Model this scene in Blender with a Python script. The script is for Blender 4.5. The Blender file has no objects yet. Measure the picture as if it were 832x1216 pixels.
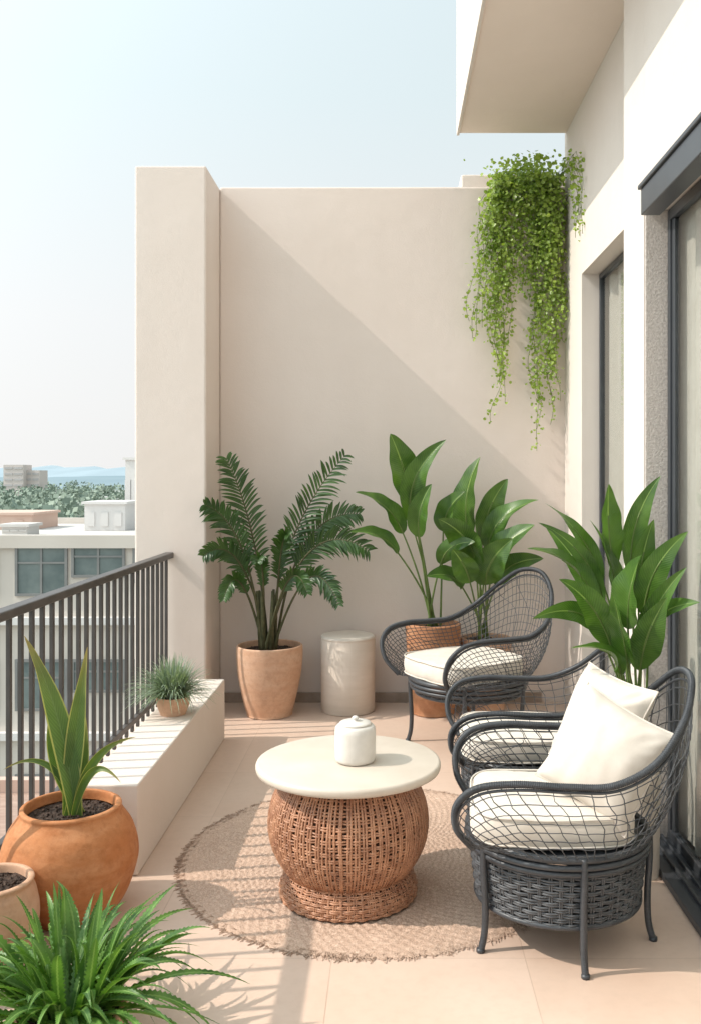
import bpy, math, random
from mathutils import Vector, Matrix, noise
R = random.Random(7)
scene = bpy.context.scene
COL = scene.collection
rad = math.radians

# ------------------------------------------------------------------ materials
class NT:
    def __init__(s, name):
        s.m = bpy.data.materials.new(name); s.m.use_nodes = True
        s.t = s.m.node_tree; s.n = s.t.nodes; s.l = s.t.links
        s.b = s.n.get("Principled BSDF"); s.out = s.n.get("Material Output")
    def add(s, typ, **k):
        n = s.n.new(typ)
        for a, b in k.items():
            if hasattr(n, a): setattr(n, a, b)
            else: n.inputs[a].default_value = b
        return n
    def ln(s, a, b): s.l.new(a, b)
    def coord(s, scale=(1,1,1), kind='Object'):
        c = s.add('ShaderNodeTexCoord'); mp = s.add('ShaderNodeMapping')
        mp.inputs['Scale'].default_value = scale
        s.ln(c.outputs[kind], mp.inputs[0]); return mp.outputs[0]
    def noise(s, co, scale, detail=4, rough=.55):
        n = s.add('ShaderNodeTexNoise'); n.inputs['Scale'].default_value = scale
        n.inputs['Detail'].default_value = detail; n.inputs['Roughness'].default_value = rough
        s.ln(co, n.inputs['Vector']); return n.outputs['Fac']
    def ramp(s, fac, c0, c1, p0=.3, p1=.7):
        r = s.add('ShaderNodeValToRGB'); e = r.color_ramp.elements
        e[0].position = p0; e[1].position = p1
        e[0].color = (*c0, 1); e[1].color = (*c1, 1)
        s.ln(fac, r.inputs[0]); return r.outputs[0]
    def mix(s, fac, a, b, bt='MIX'):
        m = s.add('ShaderNodeMix'); m.data_type = 'RGBA'; m.blend_type = bt
        for i, x in ((0, fac), (6, a), (7, b)):
            if isinstance(x, (int, float)): m.inputs[i].default_value = x
            elif isinstance(x, tuple): m.inputs[i].default_value = (*x, 1)
            else: s.ln(x, m.inputs[i])
        return m.outputs[2]
    def math(s, op, a, b=None, c=None):
        m = s.add('ShaderNodeMath'); m.operation = op
        for i, x in enumerate((a, b, c)):
            if x is None: continue
            if isinstance(x, (int, float)): m.inputs[i].default_value = x
            else: s.ln(x, m.inputs[i])
        return m.outputs[0]
    def bump(s, h, strength=.3, dist=.01, prev=None):
        b = s.add('ShaderNodeBump'); b.inputs['Strength'].default_value = strength
        b.inputs['Distance'].default_value = dist; s.ln(h, b.inputs['Height'])
        if prev is not None: s.ln(prev, b.inputs['Normal'])
        return b.outputs[0]
    def fin(s, col=None, rough=.6, nor=None, metal=0, spec=None):
        if col is not None:
            if isinstance(col, tuple): s.b.inputs['Base Color'].default_value = (*col, 1)
            else: s.ln(col, s.b.inputs['Base Color'])
        if isinstance(rough, (int, float)): s.b.inputs['Roughness'].default_value = rough
        else: s.ln(rough, s.b.inputs['Roughness'])
        if nor is not None: s.ln(nor, s.b.inputs['Normal'])
        s.b.inputs['Metallic'].default_value = metal
        if spec is not None: s.b.inputs['Specular IOR Level'].default_value = spec
        return s.m

def mat_noise(name, c0, c1, scale=8, rough=.7, bs=60, bstr=.2, bd=.004, stretch=(1,1,1), metal=0, spec=None):
    t = NT(name); co = t.coord(stretch)
    f = t.noise(co, scale); h = t.noise(co, bs, 6)
    return t.fin(t.ramp(f, c0, c1), rough, t.bump(h, bstr, bd), metal, spec)

def mat_stucco(name, c0, c1):
    t = NT(name); co = t.coord()
    big = t.noise(co, .9, 5, .6); st = t.noise(t.coord((5, 5, .5)), 1.2, 4)
    col = t.ramp(big, c0, c1, .3, .7)
    col = t.mix(t.math('MULTIPLY', st, .14), col, tuple(x*.75 for x in c0))
    n1 = t.bump(t.noise(co, 9, 4), .12, .02)
    n2 = t.bump(t.noise(co, 130, 5, .7), .32, .004, n1)
    return t.fin(col, .88, n2, spec=.2)
M_wall = mat_stucco('stucco_cream', (.70, .605, .54), (.75, .66, .60))
M_wallr = mat_stucco('stucco_ivory', (.64, .575, .515), (.69, .63, .575))
M_soffit = mat_stucco('stucco_soffit', (.73, .63, .555), (.77, .67, .595))
M_jamb = mat_noise('rough_render', (.40, .355, .32), (.58, .53, .49), 90, .95, 160, .9, .006)
M_ledge = mat_stucco('ledge_paint', (.68, .59, .52), (.73, .64, .575))

def mat_floor():
    t = NT('floor_tile'); co = t.coord()
    br = t.add('ShaderNodeTexBrick'); br.offset = 0; br.squash = 1
    mp = t.add('ShaderNodeMapping'); mp.inputs['Location'].default_value = (.186, .12, 0)
    c = t.add('ShaderNodeTexCoord'); t.ln(c.outputs['Object'], mp.inputs[0]); t.ln(mp.outputs[0], br.inputs['Vector'])
    br.inputs['Scale'].default_value = 1; br.inputs['Brick Width'].default_value = .6; br.inputs['Row Height'].default_value = .6
    br.inputs['Mortar Size'].default_value = .0022; br.inputs['Mortar Smooth'].default_value = .3
    br.inputs['Color1'].default_value = (.57, .41, .315, 1); br.inputs['Color2'].default_value = (.61, .45, .355, 1)
    br.inputs['Mortar'].default_value = (.48, .34, .26, 1)
    f = t.noise(co, 2.2, 7, .6); g = t.noise(co, 26, 5, .6)
    col = t.mix(t.ramp(f, (0,0,0), (.6,.6,.6), .35, .75), br.outputs['Color'], (.66, .52, .425))
    col = t.mix(t.ramp(g, (0,0,0), (.35,.35,.35), .45, .8), col, (.49, .355, .275))
    rg = t.math('MULTIPLY_ADD', f, .25, .30)
    n = t.bump(t.math('SUBTRACT', 1, br.outputs['Fac']), .3, .002)
    n = t.bump(t.noise(co, 70, 4), .05, .003, n)
    return t.fin(col, rg, n)
M_floor = mat_floor()
M_skirt = mat_noise('skirting_stone', (.28, .215, .165), (.38, .30, .245), 12, .6)

def mat_rug():
    t = NT('jute'); co = t.coord()
    f = t.noise(co, 5, 5); g = t.noise(co, 160, 3, .7); k = t.noise(co, 45, 3)
    col = t.ramp(g, (.32, .205, .145), (.74, .55, .43), .32, .68)
    col = t.mix(t.ramp(f, (0,0,0), (.5,.5,.5)), col, (.67, .48, .37))
    col = t.mix(t.ramp(k, (0,0,0), (.4,.4,.4)), col, (.40, .265, .19))
    return t.fin(col, .95, t.bump(g, .9, .005), spec=.1)
M_rug = mat_rug()

def mat_fabric(name, c0, c1, soft=.35):
    t = NT(name); co = t.coord()
    w1 = t.add('ShaderNodeTexWave'); w1.bands_direction = 'X'; w1.inputs['Scale'].default_value = 170; w1.inputs['Distortion'].default_value = 1.2
    w2 = t.add('ShaderNodeTexWave'); w2.bands_direction = 'Z'; w2.inputs['Scale'].default_value = 170; w2.inputs['Distortion'].default_value = 1.2
    t.ln(co, w1.inputs[0]); t.ln(co, w2.inputs[0])
    h = t.math('ADD', w1.outputs['Fac'], w2.outputs['Fac'])
    col = t.ramp(t.noise(co, 14, 6, .65), c0, c1)
    n = t.bump(t.noise(co, 6, 2), soft, .015); n = t.bump(h, .25, .0012, n)
    m = t.fin(col, .95, n, spec=.15)
    t.b.inputs['Sheen Weight'].default_value = .1
    return m
M_fab = mat_fabric('cream_linen', (.60, .54, .465), (.67, .615, .545))
M_pil = mat_fabric('pillow_linen', (.57, .51, .44), (.64, .58, .51), .25)
M_curt = mat_fabric('sheer_curtain', (.60, .545, .48), (.67, .615, .55))

def mat_strand(name, c0, c1, c2, rough, scale=18, spec=.5):
    t = NT(name); co = t.coord()
    f = t.noise(co, scale, 3); g = t.noise(t.coord((1,1,6)), 70, 4, .7)
    col = t.ramp(f, c0, c1, .3, .7)
    col = t.mix(t.ramp(g, (0,0,0), (.7,.7,.7), .45, .75), col, c2)
    return t.fin(col, rough, t.bump(g, .35, .002), spec=spec)
M_rattan = mat_strand('rattan', (.26, .105, .054), (.50, .25, .14), (.65, .395, .26), .40)
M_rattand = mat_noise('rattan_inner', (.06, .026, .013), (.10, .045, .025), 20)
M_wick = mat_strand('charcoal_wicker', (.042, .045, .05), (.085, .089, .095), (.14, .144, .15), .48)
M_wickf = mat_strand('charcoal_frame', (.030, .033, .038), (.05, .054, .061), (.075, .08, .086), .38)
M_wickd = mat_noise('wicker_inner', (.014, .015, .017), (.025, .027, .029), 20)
M_metal = mat_noise('railing_metal', (.05, .044, .041), (.08, .07, .066), 6, .42, 200, .08, .002)
M_dark = mat_noise('dark_aluminium', (.036, .04, .046), (.052, .057, .064), 3, .38, 200, .05, .001)

def mat_terra(name, c0, c1, c2, carve=0):
    t = NT(name); co = t.coord()
    f = t.noise(co, 7, 6, .6); g = t.noise(t.coord((1,1,3)), 5, 6, .65)
    col = t.ramp(f, c0, c1); col = t.mix(t.ramp(g, (0,0,0), (.7,.7,.7), .45, .72), col, c2)
    h = t.noise(co, 38, 6, .7)
    col = t.mix(t.ramp(h, (0,0,0), (.45,.45,.45), .46, .68), col, tuple(x*.72 for x in c0))
    n = t.bump(t.noise(co, 110, 4, .7), .35, .003)
    if carve:
        v = t.add('ShaderNodeTexVoronoi'); v.feature = 'F1'; v.inputs['Scale'].default_value = 9
        t.ln(t.coord((1, 1, 1.4)), v.inputs['Vector'])
        n = t.bump(v.outputs['Distance'], .3, .02, n)
    return t.fin(col, .75, n, spec=.3)
M_terra = mat_terra('terracotta', (.41, .145, .05), (.52, .215, .085), (.60, .30, .15), 1)
M_terra2 = mat_terra('pale_terracotta', (.54, .31, .195), (.60, .375, .25), (.65, .45, .325))
M_terra3 = mat_terra('peach_clay', (.50, .29, .18), (.56, .345, .23), (.60, .41, .29))
M_terra4 = mat_terra('copper_clay', (.36, .16, .08), (.46, .225, .12), (.53, .30, .175))
M_soil = mat_noise('soil', (.03, .017, .012), (.11, .07, .05), 60, .95, 90, 1, .02)
M_stone = mat_noise('table_stone', (.54, .465, .385), (.61, .54, .46), 6, .5, 150, .08, .002)
M_stool = mat_noise('stool_plaster', (.62, .54, .46), (.69, .61, .53), 4, .8, 90, .25, .004, (1,1,6))
M_ceram = mat_noise('ceramic', (.60, .56, .51), (.66, .62, .57), 30, .35, 140, .08, .002)

def mat_leaf(name, c0, c1, rib, ribw=.035, edge=None, rough=.38, veins=True, trans=.22, ns=5, tip=None, edgew=.36):
    t = NT(name); co = t.coord(); uv = t.coord((1,1,1), 'UV')
    sx = t.add('ShaderNodeSeparateXYZ'); t.ln(uv, sx.inputs[0])
    col = t.ramp(t.noise(co, ns, 3), c0, c1, .32, .68)
    d = t.math('ABSOLUTE', t.math('SUBTRACT', sx.outputs[0], .5))
    nor = None
    if veins:
        ph = t.math('ADD', t.math('MULTIPLY', sx.outputs[1], 200), t.math('MULTIPLY', d, -55))
        w = t.math('MULTIPLY_ADD', t.math('SINE', ph), .5, .5)
        col = t.mix(t.math('MULTIPLY', w, .2), col, tuple(x*1.7 for x in c1))
        nor = t.bump(w, .22, .003)
    col = t.mix(t.math('LESS_THAN', d, ribw), col, rib)
    if edge: col = t.mix(t.math('GREATER_THAN', d, edgew), col, edge)
    if tip: col = t.mix(t.math('POWER', sx.outputs[1], 6), col, tip)
    m = t.fin(col, rough, nor, spec=.5)
    tr = t.add('ShaderNodeBsdfTranslucent'); t.ln(t.mix(1, col, (1.6, 1.7, .6), 'MULTIPLY'), tr.inputs[0])
    mx = t.add('ShaderNodeMixShader'); mx.inputs[0].default_value = trans
    t.ln(t.b.outputs[0], mx.inputs[1]); t.ln(tr.outputs[0], mx.inputs[2]); t.ln(mx.outputs[0], t.out.inputs[0])
    return m
M_strel = mat_leaf('broad_leaf', (.028, .074, .012), (.085, .17, .03), (.21, .31, .09), .026, ns=9, rough=.3)
M_palm = mat_leaf('palm_leaf', (.018, .050, .009), (.052, .115, .022), (.09, .16, .04), .05, veins=False, rough=.36, ns=7)
M_snake = mat_leaf('sword_leaf', (.04, .098, .022), (.115, .19, .045), (.12, .2, .06), .02, (.36, .37, .12), rough=.45, tip=(.35,.25,.1), edgew=.43)
M_grass = mat_leaf('spiky_leaf', (.04, .115, .018), (.13, .26, .048), (.20, .33, .09), .08, veins=False, rough=.45, ns=14)
M_gray = mat_leaf('grey_green_leaf', (.15, .21, .15), (.30, .37, .28), (.36, .43, .34), .05, veins=False, ns=20)
M_vine = mat_leaf('vine_leaf', (.13, .22, .025), (.34, .44, .095), (.32, .42, .12), .05, veins=False, trans=.35, ns=9)
M_vined = mat_leaf('vine_stem', (.12, .15, .035), (.18, .21, .06), (.16, .2, .05), .05, veins=False)
M_stem = mat_noise('green_stem', (.085, .14, .03), (.15, .21, .055), 12, .5)
M_trunk = mat_noise('palm_stem', (.055, .06, .022), (.11, .10, .045), 30, .8, 60, .6, .006)

def mat_glass():
    t = NT('window_glass')
    tr = t.add('ShaderNodeBsdfTransparent'); tr.inputs[0].default_value = (.90, .915, .91, 1)
    gl = t.add('ShaderNodeBsdfGlossy'); gl.inputs['Roughness'].default_value = .02
    lw = t.add('ShaderNodeLayerWeight'); lw.inputs['Blend'].default_value = .5
    fac = t.math('MULTIPLY_ADD', t.math('POWER', lw.outputs['Facing'], 5), .7, .05)
    mx = t.add('ShaderNodeMixShader')
    t.ln(fac, mx.inputs[0]); t.ln(tr.outputs[0], mx.inputs[1]); t.ln(gl.outputs[0], mx.inputs[2])
    t.ln(mx.outputs[0], t.out.inputs[0]); return t.m
M_glass = mat_glass()
M_bwall = mat_noise('building_render', (.56, .505, .445), (.64, .585, .525), .4, .9)
M_bwhite = mat_noise('building_white', (.62, .595, .57), (.68, .655, .63), .5, .9)
M_bpink = mat_noise('building_pink', (.52, .37, .30), (.60, .44, .36), .5, .9)
M_broof = mat_noise('roof_membrane', (.50, .475, .45), (.60, .575, .54), .5, .9)
M_bwin = mat_noise('teal_pane', (.08, .11, .11), (.20, .235, .225), .9, .15, 3, .02)
M_bframe = mat_noise('pane_frame', (.18, .18, .175), (.23, .23, .22), 2, .5)
M_tile = mat_noise('clay_roof', (.34, .22, .17), (.46, .32, .25), 2, .85, 8, .6, .05, (1, 6, 1))
M_ground = mat_noise('ground_soil', (.26, .29, .26), (.38, .39, .36), .05, .95)  # ground tone lightened, distance haze is part of the colour
M_hill = mat_noise('haze_tinted_hill', (.20, .265, .30), (.26, .325, .35), .004, 1, spec=0)  # bluish distance haze painted into the base colour, no fog in the scene
M_hillf = mat_noise('haze_tinted_far_hill', (.29, .36, .40), (.34, .41, .45), .004, 1, spec=0)  # paler still: stronger distance haze painted into the colour
M_wood = mat_noise('wood_foliage', (.16, .215, .17), (.31, .36, .29), .2, .95, spec=.1)  # foliage green lightened and greyed to paint in distance haze
M_tower = mat_noise('tower_render', (.58, .51, .47), (.63, .56, .52), .05, .9)
M_toww = mat_noise('tower_windows', (.44, .41, .40), (.50, .47, .46), .5, .6)

# ------------------------------------------------------------------ mesh tools
class Acc:
    def __init__(s): s.v = []; s.f = []; s.u = []
    def mesh(s, name, mat, parent=None, smooth=True, loc=None, label=None):
        me = bpy.data.meshes.new(name); me.from_pydata([tuple(x) for x in s.v], [], s.f)
        if s.u and len(s.u) == len(s.v):
            uv = me.uv_layers.new(name='UVMap')
            li = [0]*len(me.loops); me.loops.foreach_get('vertex_index', li)
            fl = []
            for i in li: fl += [s.u[i][0], s.u[i][1]]
            uv.data.foreach_set('uv', fl)
        if smooth: me.polygons.foreach_set('use_smooth', [True]*len(me.polygons))
        me.materials.append(mat); me.update()
        o = bpy.data.objects.new(name, me); COL.objects.link(o)
        if parent: o.parent = parent
        if loc: o.location = loc
        if label: o['label'] = label
        return o
    def quadgrid(s, rows, uvs=None, closed=False):
        b = len(s.v); n = len(rows[0])
        for i, r in enumerate(rows):
            s.v += r
            s.u += uvs[i] if uvs else [(j/max(1, n-1), i/max(1, len(rows)-1)) for j in range(n)]
        for i in range(len(rows)-1):
            for j in range(n if closed else n-1):
                k = (j+1) % n
                s.f.append((b+i*n+j, b+i*n+k, b+(i+1)*n+k, b+(i+1)*n+j))
    def tube(s, pts, r, sides=6, closed=False, cap=True):
        pts = [Vector(p) for p in pts]; n = len(pts)
        if n < 2: return
        b = len(s.v); prevN = None
        for i, p in enumerate(pts):
            if closed: T = pts[(i+1) % n]-pts[i-1]
            else: T = pts[min(i+1, n-1)]-pts[max(i-1, 0)]
            T.normalize() if T.length > 1e-9 else None
            if prevN is None:
                a = Vector((0,0,1)) if abs(T.z) < .9 else Vector((1,0,0))
                N = T.cross(a).normalized()
            else:
                N = prevN - T*prevN.dot(T)
                N = N.normalized() if N.length > 1e-6 else T.orthogonal().normalized()
            prevN = N; B = T.cross(N)
            rr = r[i] if isinstance(r, (list, tuple)) else r
            for k in range(sides):
                a = 2*math.pi*k/sides
                s.v.append(p+N*math.cos(a)*rr+B*math.sin(a)*rr); s.u.append((k/sides, i/n))
        m = n if closed else n-1
        for i in range(m):
            i2 = (i+1) % n
            for k in range(sides):
                k2 = (k+1) % sides
                s.f.append((b+i*sides+k, b+i*sides+k2, b+i2*sides+k2, b+i2*sides+k))
        if cap and not closed:
            s.f.append(tuple(b+k for k in reversed(range(sides))))
            s.f.append(tuple(b+(n-1)*sides+k for k in range(sides)))
    def box(s, x0, x1, y0, y1, z0, z1):
        b = len(s.v)
        s.v += [Vector(p) for p in ((x0,y0,z0),(x1,y0,z0),(x1,y1,z0),(x0,y1,z0),(x0,y0,z1),(x1,y0,z1),(x1,y1,z1),(x0,y1,z1))]
        s.u += [(0,0)]*8
        for f in ((0,3,2,1),(4,5,6,7),(0,1,5,4),(1,2,6,5),(2,3,7,6),(3,0,4,7)): s.f.append(tuple(b+i for i in f))
    def lathe(s, prof, seg=64, wob=0):
        rows = []
        for r, z in prof:
            rows.append([Vector((r*math.cos(2*math.pi*k/seg)*(1+wob*noise.noise(Vector((math.cos(2*math.pi*k/seg), math.sin(2*math.pi*k/seg), z*4)))), r*math.sin(2*math.pi*k/seg)*(1+wob*noise.noise(Vector((math.cos(2*math.pi*k/seg), math.sin(2*math.pi*k/seg), z*4+7)))), z)) for k in range(seg)])
        s.quadgrid(rows, closed=True)
    def blade(s, pts, prof, w, fold=.2, up=Vector((0,0,1)), half=2, twist=0, teeth=0, wave=0):
        pts = [Vector(p) for p in pts]; n = len(pts); rows = []; uvs = []
        for i, p in enumerate(pts):
            t = i/(n-1); T = (pts[min(i+1,n-1)]-pts[max(i-1,0)]).normalized()
            S = T.cross(up)
            if S.length < 1e-3: S = T.cross(Vector((.3,1,0)))
            S.normalize(); N = S.cross(T).normalized()
            if twist:
                q = Matrix.Rotation(twist*t, 3, T); S = q @ S; N = q @ N
            ww = w*prof(t)*(1+(teeth if i % 2 else -teeth)); row = []; uu = []
            for j in range(-half, half+1):
                c = j/half
                row.append(p+S*(ww*c)+N*(fold*ww*abs(c)+wave*ww*math.sin(t*19+c*2)*abs(c)))
                uu.append((c*.5+.5, t))
            rows.append(row); uvs.append(uu)
        s.quadgrid(rows, uvs)

def bez(p0, p1, p2, n):
    p0, p1, p2 = Vector(p0), Vector(p1), Vector(p2)
    return [p0*(1-t)**2+p1*2*t*(1-t)+p2*t*t for t in (i/(n-1) for i in range(n))]
def catmull(P, n, closed=False):
    P = [Vector(p) for p in P]; out = []; m = len(P)
    segs = m if closed else m-1
    g = lambda i: P[i % m] if closed else P[max(0, min(m-1, i))]
    for s_ in range(segs):
        a, b, c, d = g(s_-1), g(s_), g(s_+1), g(s_+2)
        for k in range(n):
            t = k/n
            out.append(.5*((2*b)+(c-a)*t+(2*a-5*b+4*c-d)*t*t+(3*b-3*c+d-a)*t**3))
    if not closed: out.append(P[-1].copy())
    return out
def top(name, loc, label, cat, rot=0, group=None):
    o = bpy.data.objects.new(name, None); o.empty_display_size = .1; o.location = loc; o.rotation_euler = (0, 0, rot)
    COL.objects.link(o); o['label'] = label; o['category'] = cat
    if group: o['group'] = group
    return o
def tag(o, label, cat, kind=None):
    o['label'] = label; o['category'] = cat
    if kind: o['kind'] = kind
    return o
def bevel(o, w=.006, seg=2):
    m = o.modifiers.new('bevel', 'BEVEL'); m.width = w; m.segments = seg; m.limit_method = 'ANGLE'
    return o

# ------------------------------------------------------------------ setting: balcony
a = Acc(); a.box(-1.46, 1.03, -1.2, 6.15, -.28, 0); a.box(1.03, 1.5, -1.2, 6.15, -.28, -.0005)
tag(a.mesh('balcony_floor', M_floor, smooth=False), 'peach beige tiled balcony floor', 'floor', 'structure')
a = Acc(); a.box(-1.14, 1.5, 6.15, 6.42, -.28, 3.42)
tag(bevel(a.mesh('boundary_wall', M_wall, smooth=False), .012), 'tall cream stucco end wall of the balcony', 'wall')
a = Acc(); a.box(-1.58, -1.1405, 5.7, 6.45, -.3, 3.41)
tag(bevel(a.mesh('wall_pillar', M_wall, smooth=False), .012), 'cream stucco pillar at the end of the railing', 'pillar')
a = Acc(); a.box(-1.135, .99, 6.128, 6.149, .0005, .065)
tag(bevel(a.mesh('skirting_board', M_skirt, smooth=False), .003), 'brown stone skirting along the cream wall', 'skirting')
a = Acc(); a.box(.48, 1.6, 6.45, 7.2, 3.0, 3.60)
tag(bevel(a.mesh('parapet_block', M_wallr, smooth=False), .012), 'ivory parapet block just behind the end wall', 'parapet')
a = Acc(); a.box(-1.17, -.95, 3.47, 5.28, .0005, .342)
tag(bevel(a.mesh('low_ledge', M_ledge, smooth=False), .007, 3), 'low cream masonry ledge beside the railing', 'ledge')
a = Acc(); a.box(-1.43, -1.31, -1.0, 5.699, .0005, .15)
tag(bevel(a.mesh('kerb_wall', M_ledge, smooth=False), .006), 'low cream kerb carrying the dark railing', 'kerb')

# building facade
bld = top('apartment_wall', (1.15, 3, 0), 'ivory stucco apartment wall with glazed doors and overhang', 'building')
def par_box(name, mat, boxes, parent, bev=.008, label=None):
    a = Acc(); L = parent.location
    for b in boxes: a.box(b[0]-L[0], b[1]-L[0], b[2]-L[1], b[3]-L[1], b[4]-L[2], b[5]-L[2])
    o = a.mesh(name, mat, parent, smooth=False, label=label)
    if bev: bevel(o, bev)
    return o
par_box('wall', M_wallr, [(1.146,1.46,5.6,6.149,.0005,5.2), (1.146,1.46,4.4,5.599,2.72,5.2), (1.146,1.46,4.121,4.399,.0005,5.2),
    (1.03,1.46,3.79,4.12,.0005,5.2), (1.03,1.46,1.3,3.789,2.585,5.2), (1.03,1.46,-1.2,1.299,.0005,5.2)], bld, 0)
par_box('overhang', M_soffit, [(.444,1.145,4.121,6.1,3.757,5.19), (.444,1.029,-1.0,4.12,3.757,5.19)], bld, 0)
par_box('overhang_fascia', M_wallr, [(.425,.4435,-1.0,6.115,3.745,5.2)], bld, .003)
par_box('rough_jamb', M_jamb, [(1.034,1.13,3.778,3.7895,.001,2.584)], bld, .002)
room = par_box('interior_partition', M_bwall, [(1.75,1.8,1.0,5.9,0,2.9), (1.461,1.75,1.0,1.05,0,2.9),(1.461,1.75,5.85,5.9,0,2.9),(1.461,1.75,1.0,5.9,2.9,2.95),(1.461,1.75,1.0,5.9,-.05,-.002)], bld, 0)
par_box('window', M_dark, [(1.25,1.28,5.57,5.597,.03,2.715), (1.25,1.28,4.403,4.43,.03,2.715), (1.25,1.28,4.43,5.57,2.685,2.715), (1.25,1.28,4.43,5.57,.03,.06)], bld, .003)
par_box('window_pane', M_glass, [(1.264,1.268,4.43,5.57,.06,2.685)], bld, 0)
par_box('window_sill', M_wallr, [(1.147,1.4,4.401,5.599,.001,.029)], bld, .003)
par_box('sliding_door', M_dark, [(1.122,1.150,3.745,3.777,.03,2.58), (1.122,1.150,1.305,1.35,.03,2.58), (1.122,1.150,1.35,3.745,2.535,2.58), (1.122,1.150,1.35,3.745,.03,.07),
    (1.130,1.150,3.71,3.744,.07,2.535), (1.130,1.150,2.3,2.34,.07,2.535)], bld, .003)
par_box('door_pane', M_glass, [(1.138,1.142,2.34,3.71,.07,2.535),(1.138,1.142,1.35,2.3,.07,2.535)], bld, 0)
par_box('door_track', M_dark, [(1.0,1.175,1.303,3.776,.001,.028), (1.05,1.06,1.31,3.77,.028,.045),(1.09,1.10,1.31,3.77,.028,.045)], bld, .003)
par_box('shutter_box', M_dark, [(.955,1.029,1.2,3.56,2.50,2.60), (.945,1.029,1.19,3.57,2.60,2.618)], bld, .004)
def curtain(x, y0, y1, z1, name):
    a = Acc(); rows = []
    n = int((y1-y0)/.008)
    for k in range(14):
        z = .04+(z1-.04)*k/13
        rows.append([Vector((x-1.15+.014*math.sin(i*.22+.5*math.sin(i*.03)+.3*k/13)+.006*math.sin(i*.51), y0+(y1-y0)*i/n-3, z)) for i in range(n+1)])
    a.quadgrid(rows); return a.mesh(name, M_curt, bld)
curtain(1.180, 1.32, 3.787, 2.57, 'curtain'); curtain(1.308, 4.41, 5.598, 2.71, 'curtain')

# railing
rl = top('balcony_railing', (-1.366, 3, .15), 'dark brown metal balcony railing with vertical bars', 'railing')
par_box('top_rail', M_metal, [(-1.394,-1.338,-.9,5.699,.995,1.030)], rl, .006)
par_box('bottom_rail', M_metal, [(-1.381,-1.351,-.9,5.699,.19,.22)], rl, .004)
bal = None; y = 5.62
while y > -.8:
    if bal is None:
        bal = par_box('baluster', M_metal, [(-1.375,-1.357,y-.0095,y+.0095,.151,.994)], rl, .003); y0b = y
    else:
        c = bal.copy(); COL.objects.link(c); c.parent = rl; c.location = (0, y-y0b, 0)
    y -= .105

# ------------------------------------------------------------------ rug
a = Acc(); rows = []; uvs = []
NR, NS = 132, 420; Rr = .745
for i in range(NR+1):
    r = Rr*i/NR; row = []
    for k in range(NS):
        th = 2*math.pi*k/NS
        ring = i/4.0+.22*math.sin(th*35)*(1 if r > .1 else 0); ph = (int(i/4) % 2)*math.pi
        z = .006+.0032*abs(math.sin(math.pi*ring))+.0026*math.sin(th*105+ph)*(1 if r > .15 else 0)
        z += .003*noise.noise(Vector((r*9*math.cos(th), r*9*math.sin(th), 3)))
        e = 1+(.016*noise.noise(Vector((math.cos(th)*30, math.sin(th)*30, 0)))+.018*noise.noise(Vector((math.cos(th)*5, math.sin(th)*5, 0))))*(i/NR)**8
        row.append(Vector((r*e*math.cos(th), r*e*math.sin(th)*1.05, max(.0025, z*(1-.5*(i/NR)**20)))))
    rows.append(row)
e = [Vector((p.x*1.004, p.y*1.004, .0015)) for p in rows[-1]]; rows.append(e)
a.quadgrid(rows, closed=True)
for k in range(3200):
    th = R.random()*6.283; r0 = Rr*.975; l = R.uniform(.015, .055)*R.uniform(.5,1); dth = R.uniform(-.04, .04)
    a.tube([(r0*math.cos(th), r0*1.05*math.sin(th), .005), ((r0+l*.6)*math.cos(th+dth*.5), (r0+l*.6)*1.05*math.sin(th+dth*.5), .0035), ((r0+l)*math.cos(th+dth), (r0+l)*1.05*math.sin(th+dth), .0018)], .0012, 3, cap=False)
tag(a.mesh('round_rug', M_rug, loc=(-.07, 3.66, 0)), 'round braided jute rug with frayed edge on tiles', 'rug')

# ------------------------------------------------------------------ table
tb = top('coffee_table', (-.155, 3.32, .014), 'round coffee table with cream top and bulbous woven rattan base', 'table')
a = Acc(); a.lathe([(.001,.438),(.318,.438),(.326,.442),(.329,.45),(.329,.460),(.326,.467),(.318,.470),(.001,.470)], 96)
a.mesh('table_top', M_stone, tb)
prof = catmull([(.200,0,.437),(.233,0,.40),(.266,0,.34),(.281,0,.265),(.272,0,.19),(.242,0,.125),(.212,0,.085)], 12)
def rad_at(z):
    for i in range(len(prof)-1):
        if prof[i].z >= z >= prof[i+1].z:
            t = (prof[i].z-z)/max(1e-6, prof[i].z-prof[i+1].z); return prof[i].x*(1-t)+prof[i+1].x*t
    return prof[-1].x
def weave(acc, rf, z0, z1, nst, pitch, rs, rsv, amp, jit=.0015, seg=None, per=2, paired=True, proud=0):
    seg = seg or nst*4; k = 0; z = z0
    while z < z1:
        pts = []
        o = R.random()*9
        for i in range(seg):
            th = 2*math.pi*i/seg
            r = rf(z)+amp*math.cos(th*nst/2+math.pi*(k//per))
            pts.append((r*math.cos(th), r*math.sin(th), z+jit*noise.noise(Vector((math.cos(th)*5+o, math.sin(th)*5, z*9)))))
        acc.tube(pts, rs*R.uniform(.82, 1.12), 5, closed=True)
        z += pitch*(1 if (not paired or k % per) else .68)*R.uniform(.92,1.08); k += 1
    for s_ in range(nst):
        th = 2*math.pi*s_/nst
        for dd in ((-.5, .5) if paired else (0,)):
            pts = []; n = 16; o = R.uniform(-.003, .003)
            for i in range(n+1):
                zz = z0+(z1-z0)*i/n; rr = rf(zz)+proud; t2 = th+o/rr+dd*rsv*2.3/rr+.016*noise.noise(Vector((s_*3.1, zz*8, 1)))
                pts.append((rr*math.cos(t2), rr*math.sin(t2), zz))
            acc.tube(pts, rsv*R.uniform(.88,1.1), 6)
a = Acc(); weave(a, rad_at, .088, .434, 66, .0124, .0037, .0044, .0034, .003, proud=.002)
a.mesh('woven_base', M_rattan, tb)
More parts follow.
